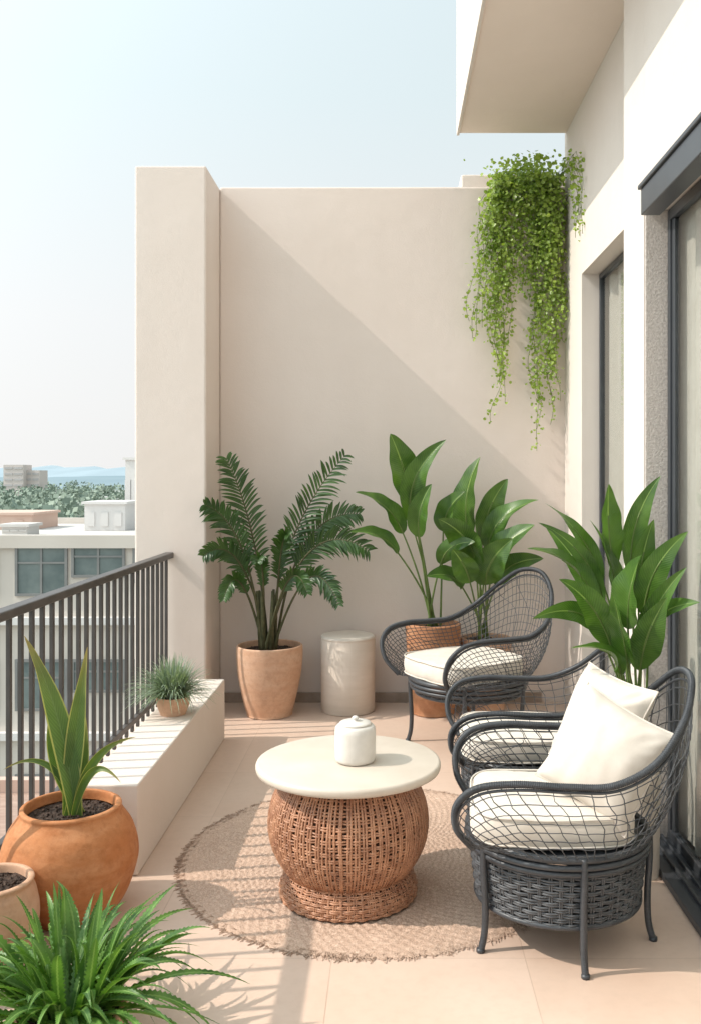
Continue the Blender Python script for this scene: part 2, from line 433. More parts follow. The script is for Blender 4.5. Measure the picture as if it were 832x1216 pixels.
a = Acc(); a.lathe([(rad_at(z)-.010, z) for z in [.086+i*.0349 for i in range(11)]], 64); a.mesh('base_lining', M_rattand, tb)
a = Acc()
ff = lambda z: .241-.024*max(0, (z-.03)/.055)**1.5
weave(a, ff, .004, .084, 66, .0078, .0036, .0028, .0030, .001)
for (r, z) in ((.216,.087),(.240,.008)):
    for s in (0, 1):
        a.tube([((r+.0026*math.cos(56*t+s*math.pi))*math.cos(t), (r+.0026*math.cos(56*t+s*math.pi))*math.sin(t), z+.0026*math.sin(56*t+s*math.pi)) for t in (2*math.pi*i/448 for i in range(448))], .0032, 5, closed=True)
a.mesh('woven_foot', M_rattan, tb)
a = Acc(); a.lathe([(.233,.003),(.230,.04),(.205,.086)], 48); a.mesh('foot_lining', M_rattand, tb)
# ceramic jar
jr = top('ceramic_jar', (-.13, 3.30, .4845), 'white ceramic lidded jar standing on the coffee table', 'jar')
a = Acc(); a.lathe([(.001,.0),(.060,.0),(.069,.004),(.0725,.015),(.073,.06),(.073,.105),(.071,.121),(.064,.129),(.056,.131),(.001,.131)], 64, .01); a.mesh('jar_body', M_ceram, jr)
a = Acc(); a.lathe([(.056,.1312),(.058,.134),(.054,.139),(.03,.142),(.011,.143),(.008,.147),(.012,.152),(.012,.156),(.007,.160),(.001,.161)], 48); a.mesh('lid', M_ceram, jr)

# side stool
st = top('side_stool', (-.28, 5.93, 0), 'cream plaster drum stool standing against the wall', 'stool')
a = Acc(); a.lathe([(.001,.001),(.166,.001),(.171,.006),(.172,.24),(.173,.47),(.169,.480),(.16,.484),(.001,.486)], 80, .006); a.mesh('stool_drum', M_stool, st)
a = Acc(); a.lathe([(.1735,.463),(.175,.466),(.175,.472),(.1725,.475)], 80, .006); a.mesh('stool_rim', M_stool, st)

# ------------------------------------------------------------------ pots
def pot(top_, prof, mat, soil_z, soil_r, seg=72, wob=.012):
    a = Acc(); a.lathe(prof, seg, wob); a.mesh('pot', mat, top_)
    a = Acc(); rows = []
    for i in range(15):
        r = soil_r*i/14
        rows.append([Vector((r*math.cos(t), r*math.sin(t), soil_z+.010*noise.noise(Vector((r*40*math.cos(t), r*40*math.sin(t), 1))))) for t in (2*math.pi*k/40 for k in range(40))])
    a.quadgrid(rows, closed=True)
    for i in range(160):
        r = soil_r*math.sqrt(R.random())*.92; t = R.random()*6.28; q = R.uniform(.002, .007)
        b = len(a.v); c = Vector((r*math.cos(t), r*math.sin(t), soil_z+.004))
        a.v += [c+Vector(d)*q for d in ((1,0,0),(-1,.2,0),(0,1,.2),(0,-1,0),(0,0,1),(0,0,-1))]; a.u += [(0,0)]*6
        for f in ((0,2,4),(2,1,4),(1,3,4),(3,0,4),(2,0,5),(1,2,5),(3,1,5),(0,3,5)): a.f.append(tuple(b+j for j in f))
    a.mesh('soil', M_soil, top_)
strel_prof = lambda t: max(.0, math.sin(math.pi*min(1, t**.82)))**.72*(1-.15*t) + .012
lance_prof = lambda t: max(.0, math.sin(math.pi*min(1, t**.78)))**.82*(1-.1*t) + .01
def smoothpot(P, n=8): return [(p.x, p.z) for p in catmull([(r, 0, z) for r, z in P], n)]

def broad_plant(top_, base_z, leaves, rstem=.008, spread=.05, wk=1.18, prof=strel_prof):
    L = Acc(); S = Acc()
    O = top_.location
    for i, (sx, sy, sz, tx, ty, tz, w) in enumerate(leaves):
        s0 = Vector((R.uniform(-spread, spread), R.uniform(-spread, spread)*.8, base_z))
        p1 = Vector((sx-O[0], sy-O[1], sz)); p2 = Vector((tx-O[0], ty-O[1], tz))
        mid = s0.lerp(p1, .5); mid.x = s0.x+(p1.x-s0.x)*.3; mid.y = s0.y+(p1.y-s0.y)*.3
        stem = bez(s0, mid, p1, 12)
        tdir = (p1-mid).normalized(); d = (p2-p1).length
        ctrl = p1+tdir*d*.5 + Vector((0, 0, .05*d))
        S.tube(stem+bez(p1, ctrl, p2, 14)[1:9], [rstem*(1-.6*k/19) for k in range(20)], 6)
        sp = bez(p1, ctrl, p2, 28)
        side = Vector((R.uniform(-.9, .9), -1.0, R.uniform(.3, 1.3)))
        L.blade(sp, prof, w*.5*wk, R.uniform(.12, .5), side, 3, R.uniform(-.8, .8), wave=.08)
    S.mesh('stem', M_stem, top_); L.mesh('foliage', M_strel, top_)

p1 = top('potted_plant', (.26, 5.86, 0), 'tall broad-leaved plant in copper clay pot behind wicker chair', 'plant')
pot(p1, smoothpot([(.001,.001),(.12,.002),(.135,.03),(.155,.2),(.17,.45),(.175,.55),(.172,.568),(.160,.568),(.158,.52)]), M_terra4, .53, .158)
broad_plant(p1, .53, [
 (.13,5.80,1.30,-.01,5.72,1.76,.20),(.13,5.78,1.18,.33,5.66,1.72,.15),(.07,5.75,1.14,-.22,5.60,1.40,.14),(.04,5.72,1.02,-.25,5.56,1.16,.12),
 (.17,5.7,1.12,.24,5.60,1.45,.13),(.32,5.8,1.15,.45,5.72,1.40,.14),(.30,5.75,.95,.50,5.6,1.10,.12)], wk=1.1)
p2 = top('potted_plant', (.60, 5.94, 0), 'bushy broad-leaved plant in clay pot against the wall', 'plant')
pot(p2, smoothpot([(.001,.001),(.11,.002),(.12,.03),(.145,.2),(.16,.38),(.165,.45),(.162,.465),(.150,.465),(.148,.43)]), M_terra3, .44, .148)
broad_plant(p2, .44, [
 (.49,5.9,1.10,.56,5.88,1.62,.17),(.52,5.75,.93,.28,5.6,1.24,.20),(.60,5.85,1.03,.91,5.75,1.35,.13),(.62,5.8,.88,.87,5.66,1.20,.17),(.57,5.88,1.06,.73,5.85,1.48,.15),
 (.44,5.78,.80,.21,5.62,.89,.12),(.58,5.76,.82,.73,5.6,1.12,.18),(.66,5.9,.8,.95,5.82,.98,.13),(.48,5.7,.84,.36,5.55,1.06,.14)])
p3 = top('potted_plant', (.93, 3.50, 0), 'lush broad-leaved plant in tall cream pot between chairs', 'plant')
pot(p3, smoothpot([(.001,.001),(.07,.002),(.076,.02),(.080,.25),(.084,.42),(.086,.45),(.080,.45),(.078,.43)]), M_stool, .435, .078)
broad_plant(p3, .435, [
 (.90,3.5,1.12,1.0,3.45,1.50,.085),(.83,3.48,1.14,.80,3.42,1.47,.11),(.79,3.48,1.10,.56,3.40,1.40,.07),(.76,3.43,1.02,.48,3.30,1.24,.095),
 (.77,3.40,.90,.49,3.24,1.0,.08),(.93,3.43,.98,1.06,3.32,1.30,.095),(.94,3.40,.88,1.07,3.22,1.06,.09),(.86,3.38,.94,.88,3.27,1.22,.135),(.92,3.46,1.0,.96,3.40,1.34,.09),
 (.80,3.38,.87,.58,3.22,1.14,.10),(.80,3.56,.98,.60,3.62,1.30,.08),(.89,3.33,.80,.95,3.2,1.08,.11),
 (.85,3.48,1.02,.72,3.38,1.34,.095),(.85,3.34,.82,.76,3.2,1.10,.10),(.79,3.46,1.02,.53,3.36,1.33,.06),(.91,3.38,.82,1.03,3.24,1.18,.08),(.83,3.36,.78,.62,3.22,.90,.07)], .006, .03, 1.08, lance_prof)

# palm
pp = top('potted_palm', (-.766, 5.82, 0), 'feathery dark green palm in peach clay pot', 'plant')
pot(pp, smoothpot([(.001,.001),(.13,.002),(.143,.02),(.17,.12),(.195,.25),(.205,.36),(.206,.42),(.203,.437),(.192,.437),(.188,.40)]), M_terra2, .40, .19)
L = Acc(); S = Acc()
def frond(tip, ctrl, t0=.38, n=30):
    b = (R.uniform(-.05,.05), R.uniform(-.04,.04), .40)
    sp = bez(b, ctrl, tip, 40)
    S.tube(sp, [.010*(1-.85*i/39) for i in range(40)], 6)
    sec = sum((sp[i+1]-sp[i]).length for i in range(int(t0*39), 39)); ll = min(.155, .25*sec)
    pl = Vector((R.uniform(-.2,.2), -1, R.uniform(.1,.4)))
    for k in range(n):
        t = t0+(1-t0)*k/(n-1); i = min(38, int(t*39)); f = t*39-i
        p = sp[i].lerp(sp[i+1], max(0, min(1, f))); T = (sp[i+1]-sp[i]).normalized()
        Sd = T.cross(pl).normalized(); Nn = Sd.cross(T)
        ln = ll*(math.sin(math.pi*min(1, .2+.72*(k/(n-1))))**.6)*R.uniform(.85, 1.12)
        for sg in (-1, 1):
            d = (T*R.uniform(.65,.95)+Sd*sg*R.uniform(.8,1)+Nn*R.uniform(-.15,.3)).normalized()
            q = p+d*ln; c = p+d*ln*.55+Vector((0,0,.010)); q.z -= ln*R.uniform(.05,.25)
            L.blade(bez(p, c, q, 7), lambda x: math.sin(math.pi*min(1, .14+.86*x))**.8+.02, .0082, .35, pl, 1, R.uniform(-.3,.3))
for tip, ctrl in [((-.25,-.10,1.60),(-.06,0,1.18)), ((.47,-.05,1.62),(.04,0,1.15)), ((-.36,-.20,1.32),(-.12,-.02,1.22)), ((-.36,-.25,1.02),(-.16,-.04,1.20)),
    ((.62,-.12,1.04),(.20,-.02,1.32)), ((.44,-.20,.72),(.26,-.06,1.16)), ((-.24,-.26,.76),(-.18,-.08,1.08)),
    ((.56,.0,1.26),(.14,0,1.30)), ((.26,-.28,.80),(.14,-.08,1.10)), ((-.04,-.24,.98),(-.02,-.08,1.10)), ((.14,-.22,1.14),(.06,-.06,1.15))]:
    frond(tip, ctrl)
for i in range(5):
    x, y = R.uniform(-.05,.05), R.uniform(-.04,.04)
    S.tube([(x,y,.39),(x*1.3,y*1.3,.6),(x*1.6,y*1.4,.78)], [.018,.014,.008], 8)
S.mesh('stem', M_trunk, pp); L.mesh('foliage', M_palm, pp)

# sword plant in large terracotta pot
ps = top('potted_sword_plant', (-1.10, 3.18, 0), 'sword-leaved plant in large round terracotta pot', 'plant')
pot(ps, smoothpot([(.001,.001),(.12,.002),(.145,.012),(.19,.07),(.222,.16),(.226,.22),(.207,.29),(.178,.335),(.166,.354),(.167,.366),(.163,.372),(.150,.371),(.146,.34)]), M_terra, .335, .146, 96, .02)
L = Acc()
sw = lambda t: (.55+.45*math.sin(math.pi*min(1,t*1.25)))*(1-t**5)+.02
for tip, ctrl, w in [((-.16,.0,.95),(-.02,.0,.70),.038), ((.07,-.04,.92),(.02,0,.66),.032), ((-.07,.02,.72),(-.10,.0,.55),.024), ((.24,-.06,.62),(.05,0,.58),.016), ((-.22,-.03,.50),(-.06,0,.60),.011),
    ((.03,.05,.68),(.05,.03,.5),.024), ((.20,-.10,.48),(.08,-.05,.60),.014)]:
    b = (R.uniform(-.03,.03), R.uniform(-.02,.03), .33)
    L.blade(bez(b, ctrl, tip, 22), sw, w, .35, Vector((.3,-1,.2)), 4, R.uniform(-.5,.5), wave=.04)
L.mesh('foliage', M_snake, ps)

# small peach pot
pq = top('clay_pot', (-1.235, 2.86, 0), 'pale peach clay pot filled with soil', 'pot')
pot(pq, smoothpot([(.001,.001),(.09,.002),(.105,.012),(.135,.08),(.142,.15),(.132,.21),(.122,.236),(.126,.25),(.12,.256),(.108,.254),(.105,.23)]), M_terra2, .228, .105)

# pot on ledge with grey-green spiky plant
pg = top('potted_grass', (-1.06, 4.50, .342), 'small peach pot with grey-green spiky tuft on ledge', 'plant')
pot(pg, smoothpot([(.001,.001),(.055,.001),(.062,.008),(.078,.05),(.080,.085),(.075,.088),(.068,.08)]), M_terra2, .076, .068)
L = Acc()
for i in range(760):
    th = R.random()*6.283; el = R.uniform(.05, 1.5); ln = R.uniform(.12, .26)*(1-.12*math.sin(max(0,el)))
    d = Vector((math.cos(th)*math.cos(el), math.sin(th)*math.cos(el), math.sin(el)))
    b = Vector((math.cos(th)*.05*R.random(), math.sin(th)*.05*R.random(), .08)); q = b+d*ln; q.z -= .04*math.cos(el)
    q += Vector((R.gauss(0,.015), R.gauss(0,.015), 0))
    L.blade(bez(b, b+d*ln*.6+Vector((0,0,.05)), q, 7), lambda t: 1-t**2+.05, .0034, .3, half=1)
L.mesh('foliage', M_gray, pg)

# front spiky plant
pf = top('potted_fern', (-.84, 2.42, 0), 'bright green spiky serrated fern in low clay pot', 'plant')
pot(pf, smoothpot([(.001,.001),(.10,.002),(.115,.01),(.14,.06),(.146,.10),(.14,.11),(.128,.108),(.124,.09)]), M_terra2, .09, .124)
L = Acc()
for i in range(190):
    th = R.random()*6.283; el = R.uniform(.15, 1.40); ln = R.uniform(.24, .48)*(1-.24*math.sin(el))
    d = Vector((math.cos(th)*math.cos(el), math.sin(th)*math.cos(el), math.sin(el)))
    r0 = .085*math.sqrt(R.random())
    b = Vector((math.cos(th)*r0, math.sin(th)*r0, .085)); q = b+d*ln; q.z -= .15*math.cos(el)*R.uniform(.1,1.1)
    q += Vector((R.gauss(0,.03), R.gauss(0,.03), 0)); q.z = max(.02, q.z)
    L.blade(bez(b, b+d*ln*.55+Vector((0,0,.08)), q, 52), lambda t: (.45+.55*math.sin(math.pi*min(1, .15+t*.72)))*(1-t**2.8)+.02, R.uniform(.009,.016), .45, half=1, twist=R.uniform(-.9,.9), teeth=.20)
L.mesh('foliage', M_grass, pf)

# ------------------------------------------------------------------ hanging vine
vn = top('hanging_vine', (.90, 6.22, 3.42), 'bright green trailing vine spilling over the wall corner', 'plant')
a = Acc(); a.box(-.18, .18, -.05, .12, .001, .08); bevel(a.mesh('planter_trough', M_terra3, vn, smooth=False), .01)
L = Acc(); S = Acc()
def leaflet(p, s):
    n = Vector((R.gauss(0,.6), -1+R.gauss(0,.5), R.gauss(.5,.6))).normalized()
    t = Vector((R.gauss(0,.7), R.gauss(0,.4), -1+R.gauss(0,.6))); t -= n*t.dot(n)
    if t.length < .05: return
    t.normalize(); u = n.cross(t); b = len(L.v)
    L.v += [p, p+t*s*.30+u*s*.46+n*s*.1, p+t*s*.8+u*s*.36+n*s*.08, p+t*s, p+t*s*.8-u*s*.36+n*s*.08, p+t*s*.30-u*s*.46+n*s*.1]
    L.u += [(.5,0),(1,.35),(.8,.8),(.5,1),(.2,.8),(0,.35)]
    L.f += [(b,b+1,b+2,b+3), (b,b+3,b+4,b+5)]
def strand(x0, ln, out, dens, spreadx, sideways=0):
    p0 = Vector((x0, R.uniform(-.12, .02), R.uniform(.02, .10))); pts = [p0]
    o = R.random()*50; yy = -.11-out
    top_ = Vector((x0+spreadx*.4, yy, R.uniform(-.03,.12))); n = max(8, int(ln/.035))
    for i in range(1, n+1):
        t = i/n; z = top_.z-ln*t
        x = x0+spreadx*min(1, t*2.5)+.09*noise.noise(Vector((o, z*3, 0)))*min(1,t*3)+sideways*t*t
        y = min(-.09, yy+.035*noise.noise(Vector((o, z*3, 9))))
        pts.append(Vector((x, y, z)))
    S.tube(pts, .0016, 4)
    ph = R.random()*6
    for i in range(len(pts)-1):
        t = i/len(pts); k = dens*(1-.35*t)*(.75+.5*max(0, math.sin(i*.55+ph)))
        m = int(k)+(1 if R.random() < k-int(k) else 0)
        sp = (.028 if t > .08 else .02)*(1-.4*t)
        for j in range(m):
            p = pts[i].lerp(pts[i+1], R.random()); sc = .027*(1-.3*t)
            g = Vector((R.gauss(0,sp), min(.02, R.gauss(0,.02)), R.gauss(0,.015)))
            leaflet(p+g, sc*R.uniform(.55,1.35))
for i in range(27): strand(R.uniform(-.20,.19), R.uniform(.25,.9), R.uniform(0,.14), 5.0, R.gauss(0,.045))
for i in range(12): strand(R.uniform(-.22,-.10), R.uniform(.6,1.4), R.uniform(.0,.10), 4.8, R.gauss(-.015,.028))
for i in range(16): strand(R.uniform(.02,.17), R.uniform(.6,1.55), R.uniform(.0,.12), 4.8, R.gauss(.015,.028))
for x, l in ((-.22,1.62),(-.19,1.45),(-.16,1.3),(.04,1.45),(.06,1.5),(.08,1.6),(.11,1.78),(.14,1.68),(.12,1.45)): strand(x, l, R.uniform(.02,.08), 4.6, R.gauss(0,.015))
for i in range(7): strand(-.21, R.uniform(.4,1.1), R.uniform(.02,.1), 3.8, R.uniform(-.13,-.04), R.uniform(-.05,.0))
for i in range(6): strand(.19, R.uniform(.25,.65), R.uniform(.25,.6), 3.6, R.uniform(.0,.04))
for i in range(850):
    leaflet(Vector((R.gauss(0,.12), R.uniform(-.26,.08), .0+.18*R.random()**1.6)), R.uniform(.017,.032))
S.mesh('stem', M_vined, vn); L.mesh('foliage', M_vine, vn, smooth=False)

# ------------------------------------------------------------------ chairs
RIM = [(.295,.215,.345),(.345,.262,.42),(.345,.300,.505),(.285,.325,.565),(.17,.338,.585),(.02,.342,.582),(-.12,.338,.588),(-.25,.305,.645),(-.345,.225,.74),(-.395,.115,.815),(-.41,0,.835)]
def chair(loc, ang, sc, legs, drum, dens, label, backh=0, wild=.4):
    c = top('wicker_chair', loc, label, 'chair', rot=ang, group='charcoal wicker balcony armchairs'); c.scale = (sc, sc, sc)
    half = [(f, s, z+backh*max(0, (z-.585)/.25)) for f, s, z in RIM]
    full = half+[(f, -s, z) for f, s, z in reversed(half[:-1])]
    rim = catmull(full, 8); n = len(rim)
    def seat(th, z, k=1.0): return Vector((.015+.292*k*math.cos(th), .292*k*math.sin(th), z))
    th0 = math.atan2(.215, .28)
    def rimat(u):
        x = max(0, min(.99999, u))*(n-1); i = int(x); return rim[i].lerp(rim[i+1], x-i)
    def Sf(u, v):
        u = max(0, min(1, u)); v = max(0, min(1, v))
        th = th0+u*(2*math.pi-2*th0); s = seat(th, .335); r = rimat(u); p = s.lerp(r, v)
        out = Vector((math.cos(th), math.sin(th), 0)); return p+out*(.045*4*v*(1-v))*(.4+.6*math.sin(math.pi*u))
    F = Acc(); F.tube(rim, .0105, 10)
    F.tube([Sf(i/120, .94) for i in range(121)], .0045, 8)
    for i in range(0, n-1):
        for q in range(3):
            p = rim[i].lerp(rim[i+1], q/3); T = (rim[i+1]-rim[i]).normalized()
            N = T.orthogonal().normalized(); B = T.cross(N)
            F.tube([p+(N*math.cos(a_)+B*math.sin(a_))*.0106+T*.002*math.sin(a_) for a_ in (k*math.pi/4 for k in range(8))], .0018, 4, closed=True)
    F.mesh('arm_frame', M_wickf, c)
    N_ = Acc(); nu = int(56*dens); nv = 8; wr = .0017
    for i in range(nu+1):
        u0 = i/nu+R.uniform(-.003,.003)*wild; o = R.random()*40
        N_.tube([Sf(u0+.018*wild*noise.noise(Vector((o, v*.45, 0))), v/12) for v in range(13)], wr, 4, cap=False)
    for j in range(1, int(nv*dens)+1):
        v0 = j/(int(nv*dens)+1); o = R.random()*40; m = nu*4
        N_.tube([Sf(k/m, v0+.05*wild*noise.noise(Vector((o, k/m*17, 0)))+.02*wild*noise.noise(Vector((o, k/m*60, 3))))+Vector((math.cos(k/m*5+.6), math.sin(k/m*5+.6), 0))*.002*(1 if (k//4+j) % 2 else -1) for k in range(m+1)], wr, 4, cap=False)
    for i in range(int(8*dens)):
        u0 = R.random(); sl = R.choice((-1, 1))*R.uniform(.03, .09); v0 = R.uniform(0,.4); v1 = R.uniform(.6,1)
        if 0 < u0+sl < 1: N_.tube([Sf(u0+sl*t+.01*math.sin(t*9), v0+(v1-v0)*t) for t in (k/12 for k in range(13))], wr, 4, cap=False)
    N_.mesh('woven_back', M_wick, c)
    B = Acc()
    for z, k, r in ((.345,1.0,.0125),(.322,1.01,.010),(.30,.99,.010)):
        B.tube([seat(2*math.pi*i/96, z, k) for i in range(96)], r, 8, closed=True)
    rows = [[seat(2*math.pi*i/64, .342, kk) for i in range(64)] for kk in (.98, .6, .01)]
    B.quadgrid(rows, closed=True)
    B.mesh('seat_frame', M_wickf, c)
    D = Acc()
    rf = lambda z: .266+.020*min(1, max(0, (z-drum)/(.31-drum)))
    weave(D, rf, drum, .30, 54, .0102, .0038, .0030, .0034, .002)
    o = D.mesh('woven_drum', M_wick, c); o.location = (.015, 0, 0)
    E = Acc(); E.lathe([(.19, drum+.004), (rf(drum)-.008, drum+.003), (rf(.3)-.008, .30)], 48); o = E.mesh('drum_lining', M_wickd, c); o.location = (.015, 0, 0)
    E = Acc(); E.tube([(rf(drum)*math.cos(t), rf(drum)*math.sin(t), drum) for t in (2*math.pi*i/80 for i in range(80))], .009, 8, closed=True)
    o = E.mesh('drum_ring', M_wickf, c); o.location = (.015, 0, 0)
    for la in legs:
        t = rad(la)-ang; G = Acc()
        pr = catmull([(.296,0,.35),(.297,0,.27),(.290,0,.15),(.293,0,.06),(.308,0,.002)], 6)
        G.tube([(.015+p.x*math.cos(t), p.x*math.sin(t), p.z) for p in pr], [.011]*len(pr), 8)
        G.tube([(.015+.308*math.cos(t), .308*math.sin(t), 0.0005), (.015+.308*math.cos(t), .308*math.sin(t), .012)], .0135, 8)
        G.mesh('leg', M_wickf, c)
    C = Acc(); rows = []
    prof_c = []
    for i in range(8): prof_c.append((i/8*.93, 0))
    for i in range(9):
        a_ = -math.pi/2+math.pi*i/8; prof_c.append((.93+.07*math.cos(a_), .5+.5*math.sin(a_)))
    for i in range(1, 15): prof_c.append((.93*(1-i/14)+.0005, 1+.06*(1-(1-i/14)**2.5)))
    ee = 4.4
    for r, z in prof_c:
        row = []
        for k in range(96):
            t = 2*math.pi*k/96
            rr = (abs(math.cos(t))**ee+abs(math.sin(t))**ee)**(-1/ee)
            back = 1-.13*max(0, -math.cos(t))
            x = .262*r*rr*math.cos(t)+.040; y = .250*r*rr*math.sin(t)*back
            zz = .352+.096*z
            wv = noise.noise(Vector((x*7, y*7, ang*3)))*.006*(1 if z > .6 else .2) + .003*noise.noise(Vector((x*25, y*25, ang)))*(1 if z > .6 else 0)
            x += .005*noise.noise(Vector((y*12, z*2, ang)))*r; row.append(Vector((x, y, zz+wv)))
        rows.append(row)
    C.quadgrid(rows, closed=True); C.mesh('seat_cushion', M_fab, c)
    P = Acc()
    for zc in (.362, .445):
        pts = []
        for k in range(120):
            t = 2*math.pi*k/120; rr = (abs(math.cos(t))**ee+abs(math.sin(t))**ee)**(-1/ee); back = 1-.13*max(0, -math.cos(t))
            pts.append((.040+.262*.985*rr*math.cos(t), .250*.985*rr*math.sin(t)*back, zc+.003*noise.noise(Vector((math.cos(t)*3, math.sin(t)*3, ang)))))
        P.tube(pts, .0034, 6, closed=True)
    P.mesh('cushion_piping', M_fab, c)
    return c
chair((.44, 5.20, 0), rad(212), 1.10, (172, 262, 330, 80), .27, 1.6, 'charcoal wicker armchair with cream seat cushion near the plants', .03, .25)
chair((.585, 3.93, .0), rad(178), .98, (215, 300, 30, 140), .13, .9, 'charcoal wicker armchair with cream cushion between two others', 0, .3)
chair((.56, 3.07, .0), rad(176), 1.0, (210, 276, 345, 110), .13, 1.0, 'charcoal wicker armchair with drum base, holding two cream pillows', .02, .35)

def pillow(loc, nrm, up, hs, th, label, seed):
    n = 34; a = Acc()
    N = Vector(nrm).normalized(); U = Vector(up); U = (U-N*U.dot(N)).normalized(); X = U.cross(N)
    for sg in (1, -1):
        rows = []
        for i in range(n+1):
            row = []
            for j in range(n+1):
                u = -1+2*i/n; v = -1+2*j/n
                x = u*hs*(1-.09*(1-v*v)); y = v*hs*(1-.09*(1-u*u))
                t = th*max(0, (1-u**2)*(1-v**2))**.46
                k = min(1, t/th*2)
                cr = math.sin(math.atan2(v, u)*2)**2*max(0, u*u+v*v-.4)
                wr = 0 if t == 0 else (.010*noise.noise(Vector((u*1.6+seed, v*1.6, sg)))+.005*noise.noise(Vector((u*4+seed, v*1.5, sg*3)))+.018*cr*noise.noise(Vector((math.atan2(v,u)*7, seed, sg))))*k
                row.append(X*x+U*y+N*(sg*t+wr))
            rows.append(row)
        if sg < 0: rows = rows[::-1]
        a.quadgrid(rows)
    edge = []
    for q in range(4):
        for i in range(24):
            s_ = -1+2*i/24; u, v = ((s_, -1), (1, s_), (-s_, 1), (-1, -s_))[q]
            edge.append(X*(u*hs*(1-.09*(1-v*v)))+U*(v*hs*(1-.09*(1-u*u))))
    a.tube(edge, .0035, 6, closed=True)
    o = a.mesh('throw_pillow', M_pil, loc=loc)
    tag(o, label, 'pillow')
    return o
pillow((.685, 2.97, .60), (-.50, -.72, .38), (.36, -.10, .9), .176, .105, 'square cream linen pillow leaning on the wicker armrest', 1)
pillow((.715, 3.17, .65), (-.72, -.40, .40), (.40, .10, .9), .178, .085, 'square cream linen pillow propped behind another pillow', 5)

# ------------------------------------------------------------------ outside world
a = Acc(); a.quadgrid([[Vector((x, y, -12)) for x in (-6000, -1000, -100, 100, 6000)] for y in (-3000, -50, 60, 900, 9000)])
tag(a.mesh('ground', M_ground, smooth=False), 'ground far below the balcony, distance haze in its colour', 'ground', 'structure')
def ridge(name, prm, mat, label, sx):
    a = Acc(); rows = []
    for (yy, amp, base) in prm:
        rows.append([Vector((-3500+i*20, yy, base+amp*(22*noise.noise(Vector((i*sx, yy*.001, 0)))+7*noise.noise(Vector((i*sx*4, yy*.001, 4)))+2*noise.noise(Vector((i*.7, yy, 4)))))) for i in range(300)])
    a.quadgrid(rows); tag(a.mesh(name, mat), label, 'hill', 'structure')
ridge('hills', ((900, 0, -12), (1100, .5, 1), (1400, .6, 5), (1800, 0, -12)), M_hill, 'low hills with blue distance haze in their colour', .09)
ridge('far_hills', ((2300, 0, -12), (2600, 1.3, 16), (3000, 1.8, 26), (3500, 0, -12)), M_hillf, 'far hills with pale distance haze in their colour', .07)
a = Acc()
for i in range(520):
    y = R.uniform(60, 620); x = -y*R.uniform(.22, .50)
    h = R.uniform(4, 11); rr = R.uniform(2.5, 5)
    for j in range(60):
        v = Vector((R.gauss(0,1), R.gauss(0,1), R.gauss(0,1))).normalized()*R.uniform(.55, 1.05)
        p = Vector((x+v.x*rr, y+v.y*rr, -12+h-rr*.8+v.z*rr*.8)); q = R.uniform(.3, .7)
        n_ = Vector((R.gauss(0,1), R.gauss(0,1)-.5, R.gauss(0,1)+.8)).normalized(); u = n_.orthogonal().normalized(); w = n_.cross(u); b = len(a.v)
        a.v += [p+u*q, p+w*q, p-u*q, p-w*q]; a.u += [(0,0)]*4; a.f.append((b,b+1,b+2,b+3))
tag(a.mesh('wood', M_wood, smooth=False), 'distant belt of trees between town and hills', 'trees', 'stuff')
def building(name, x0, x1, y0, y1, z1, mat, roofm, wins, label, cat='building', par=.35):
    c = top(name, ((x0+x1)/2, y0, -12), label, cat); L = c.location
    par_box('wall', mat, [(x0,x1,y0,y1,-12,z1)], c, 0)
    if par: par_box('roof_parapet', mat, [(x0-.1,x1+.1,y0-.1,y0+.2,z1+.002,z1+par),(x0-.1,x1+.1,y1-.2,y1,z1+.002,z1+par*.8),(x0-.1,x0+.2,y0+.2,y1-.2,z1+.002,z1+par*.9),(x1-.2,x1+.1,y0+.2,y1-.2,z1+.002,z1+par*.9)], c, 0)
    par_box('roof', roofm, [(x0+.22,x1-.22,y0+.22,y1-.22,z1+.003,z1+.05)], c, 0)
    for (wx0, wx1, wz0, wz1) in wins:
        w = par_box('window', M_bwin, [(wx0,wx1,y0-.02,y0-.005,wz0,wz1)], c, 0)
        t = .07; mx = (wx0+wx1)/2; mz = wz0+(wz1-wz0)*.66
        f = par_box('window_frame', M_bframe, [(wx0-t,wx0,y0-.06,y0-.004,wz0-t,wz1+t),(wx1,wx1+t,y0-.06,y0-.004,wz0-t,wz1+t),(wx0,wx1,y0-.06,y0-.004,wz1,wz1+t),(wx0,wx1,y0-.06,y0-.004,wz0-t,wz0),
            (mx-.03,mx+.03,y0-.05,y0-.021,wz0,wz1),(wx0,mx-.03,y0-.05,y0-.021,mz-.025,mz+.025),(mx+.03,wx1,y0-.05,y0-.021,mz-.025,mz+.025)], c, 0)
        f.parent = w
    return c
W = []
for fz in (0, -3.1, -6.2, -9.3):
    for wx, ww, wh in ((-10.07,1.27,1.25),(-8.55,1.3,.75),(-12.2,1.5,1.25),(-14.6,1.5,1.25),(-6.9,1.2,.9),(-5.2,1.2,1.2)):
        W.append((wx, wx+ww, -.42-wh+fz, -.42+fz))
nb = building('neighbouring_building', -22, -3, 25, 37, -.45, M_bwall, M_broof, W, 'cream neighbouring building with teal windows and flat roof')
par_box('ledge_band', M_bwhite, [(-22,-3,24.8,24.999,-2.5,-2.3),(-22,-3,24.8,24.999,-5.6,-5.4)], nb, 0)
def roofbox(name, x0, x1, y0, y1, z0, z1, mat, label):
    a = Acc(); a.box(x0, x1, y0, y1, z0, z1); a.box(x0-.08, x1+.08, y0-.08, y1+.08, z1+.001, z1+.09)
    for k in range(3):
        xx = x0+(x1-x0)*(k+.5)/3; a.box(xx-.12, xx+.12, y0-.03, y0-.001, z0+.15, z0+(z1-z0)*.7)
    tag(a.mesh(name, mat, smooth=False), label, 'rooftop structure')
roofbox('rooftop_shed', -15.2, -12.6, 32.5, 35, -.395, .12, M_bpink, 'pink rooftop shed on the neighbouring flat roof')
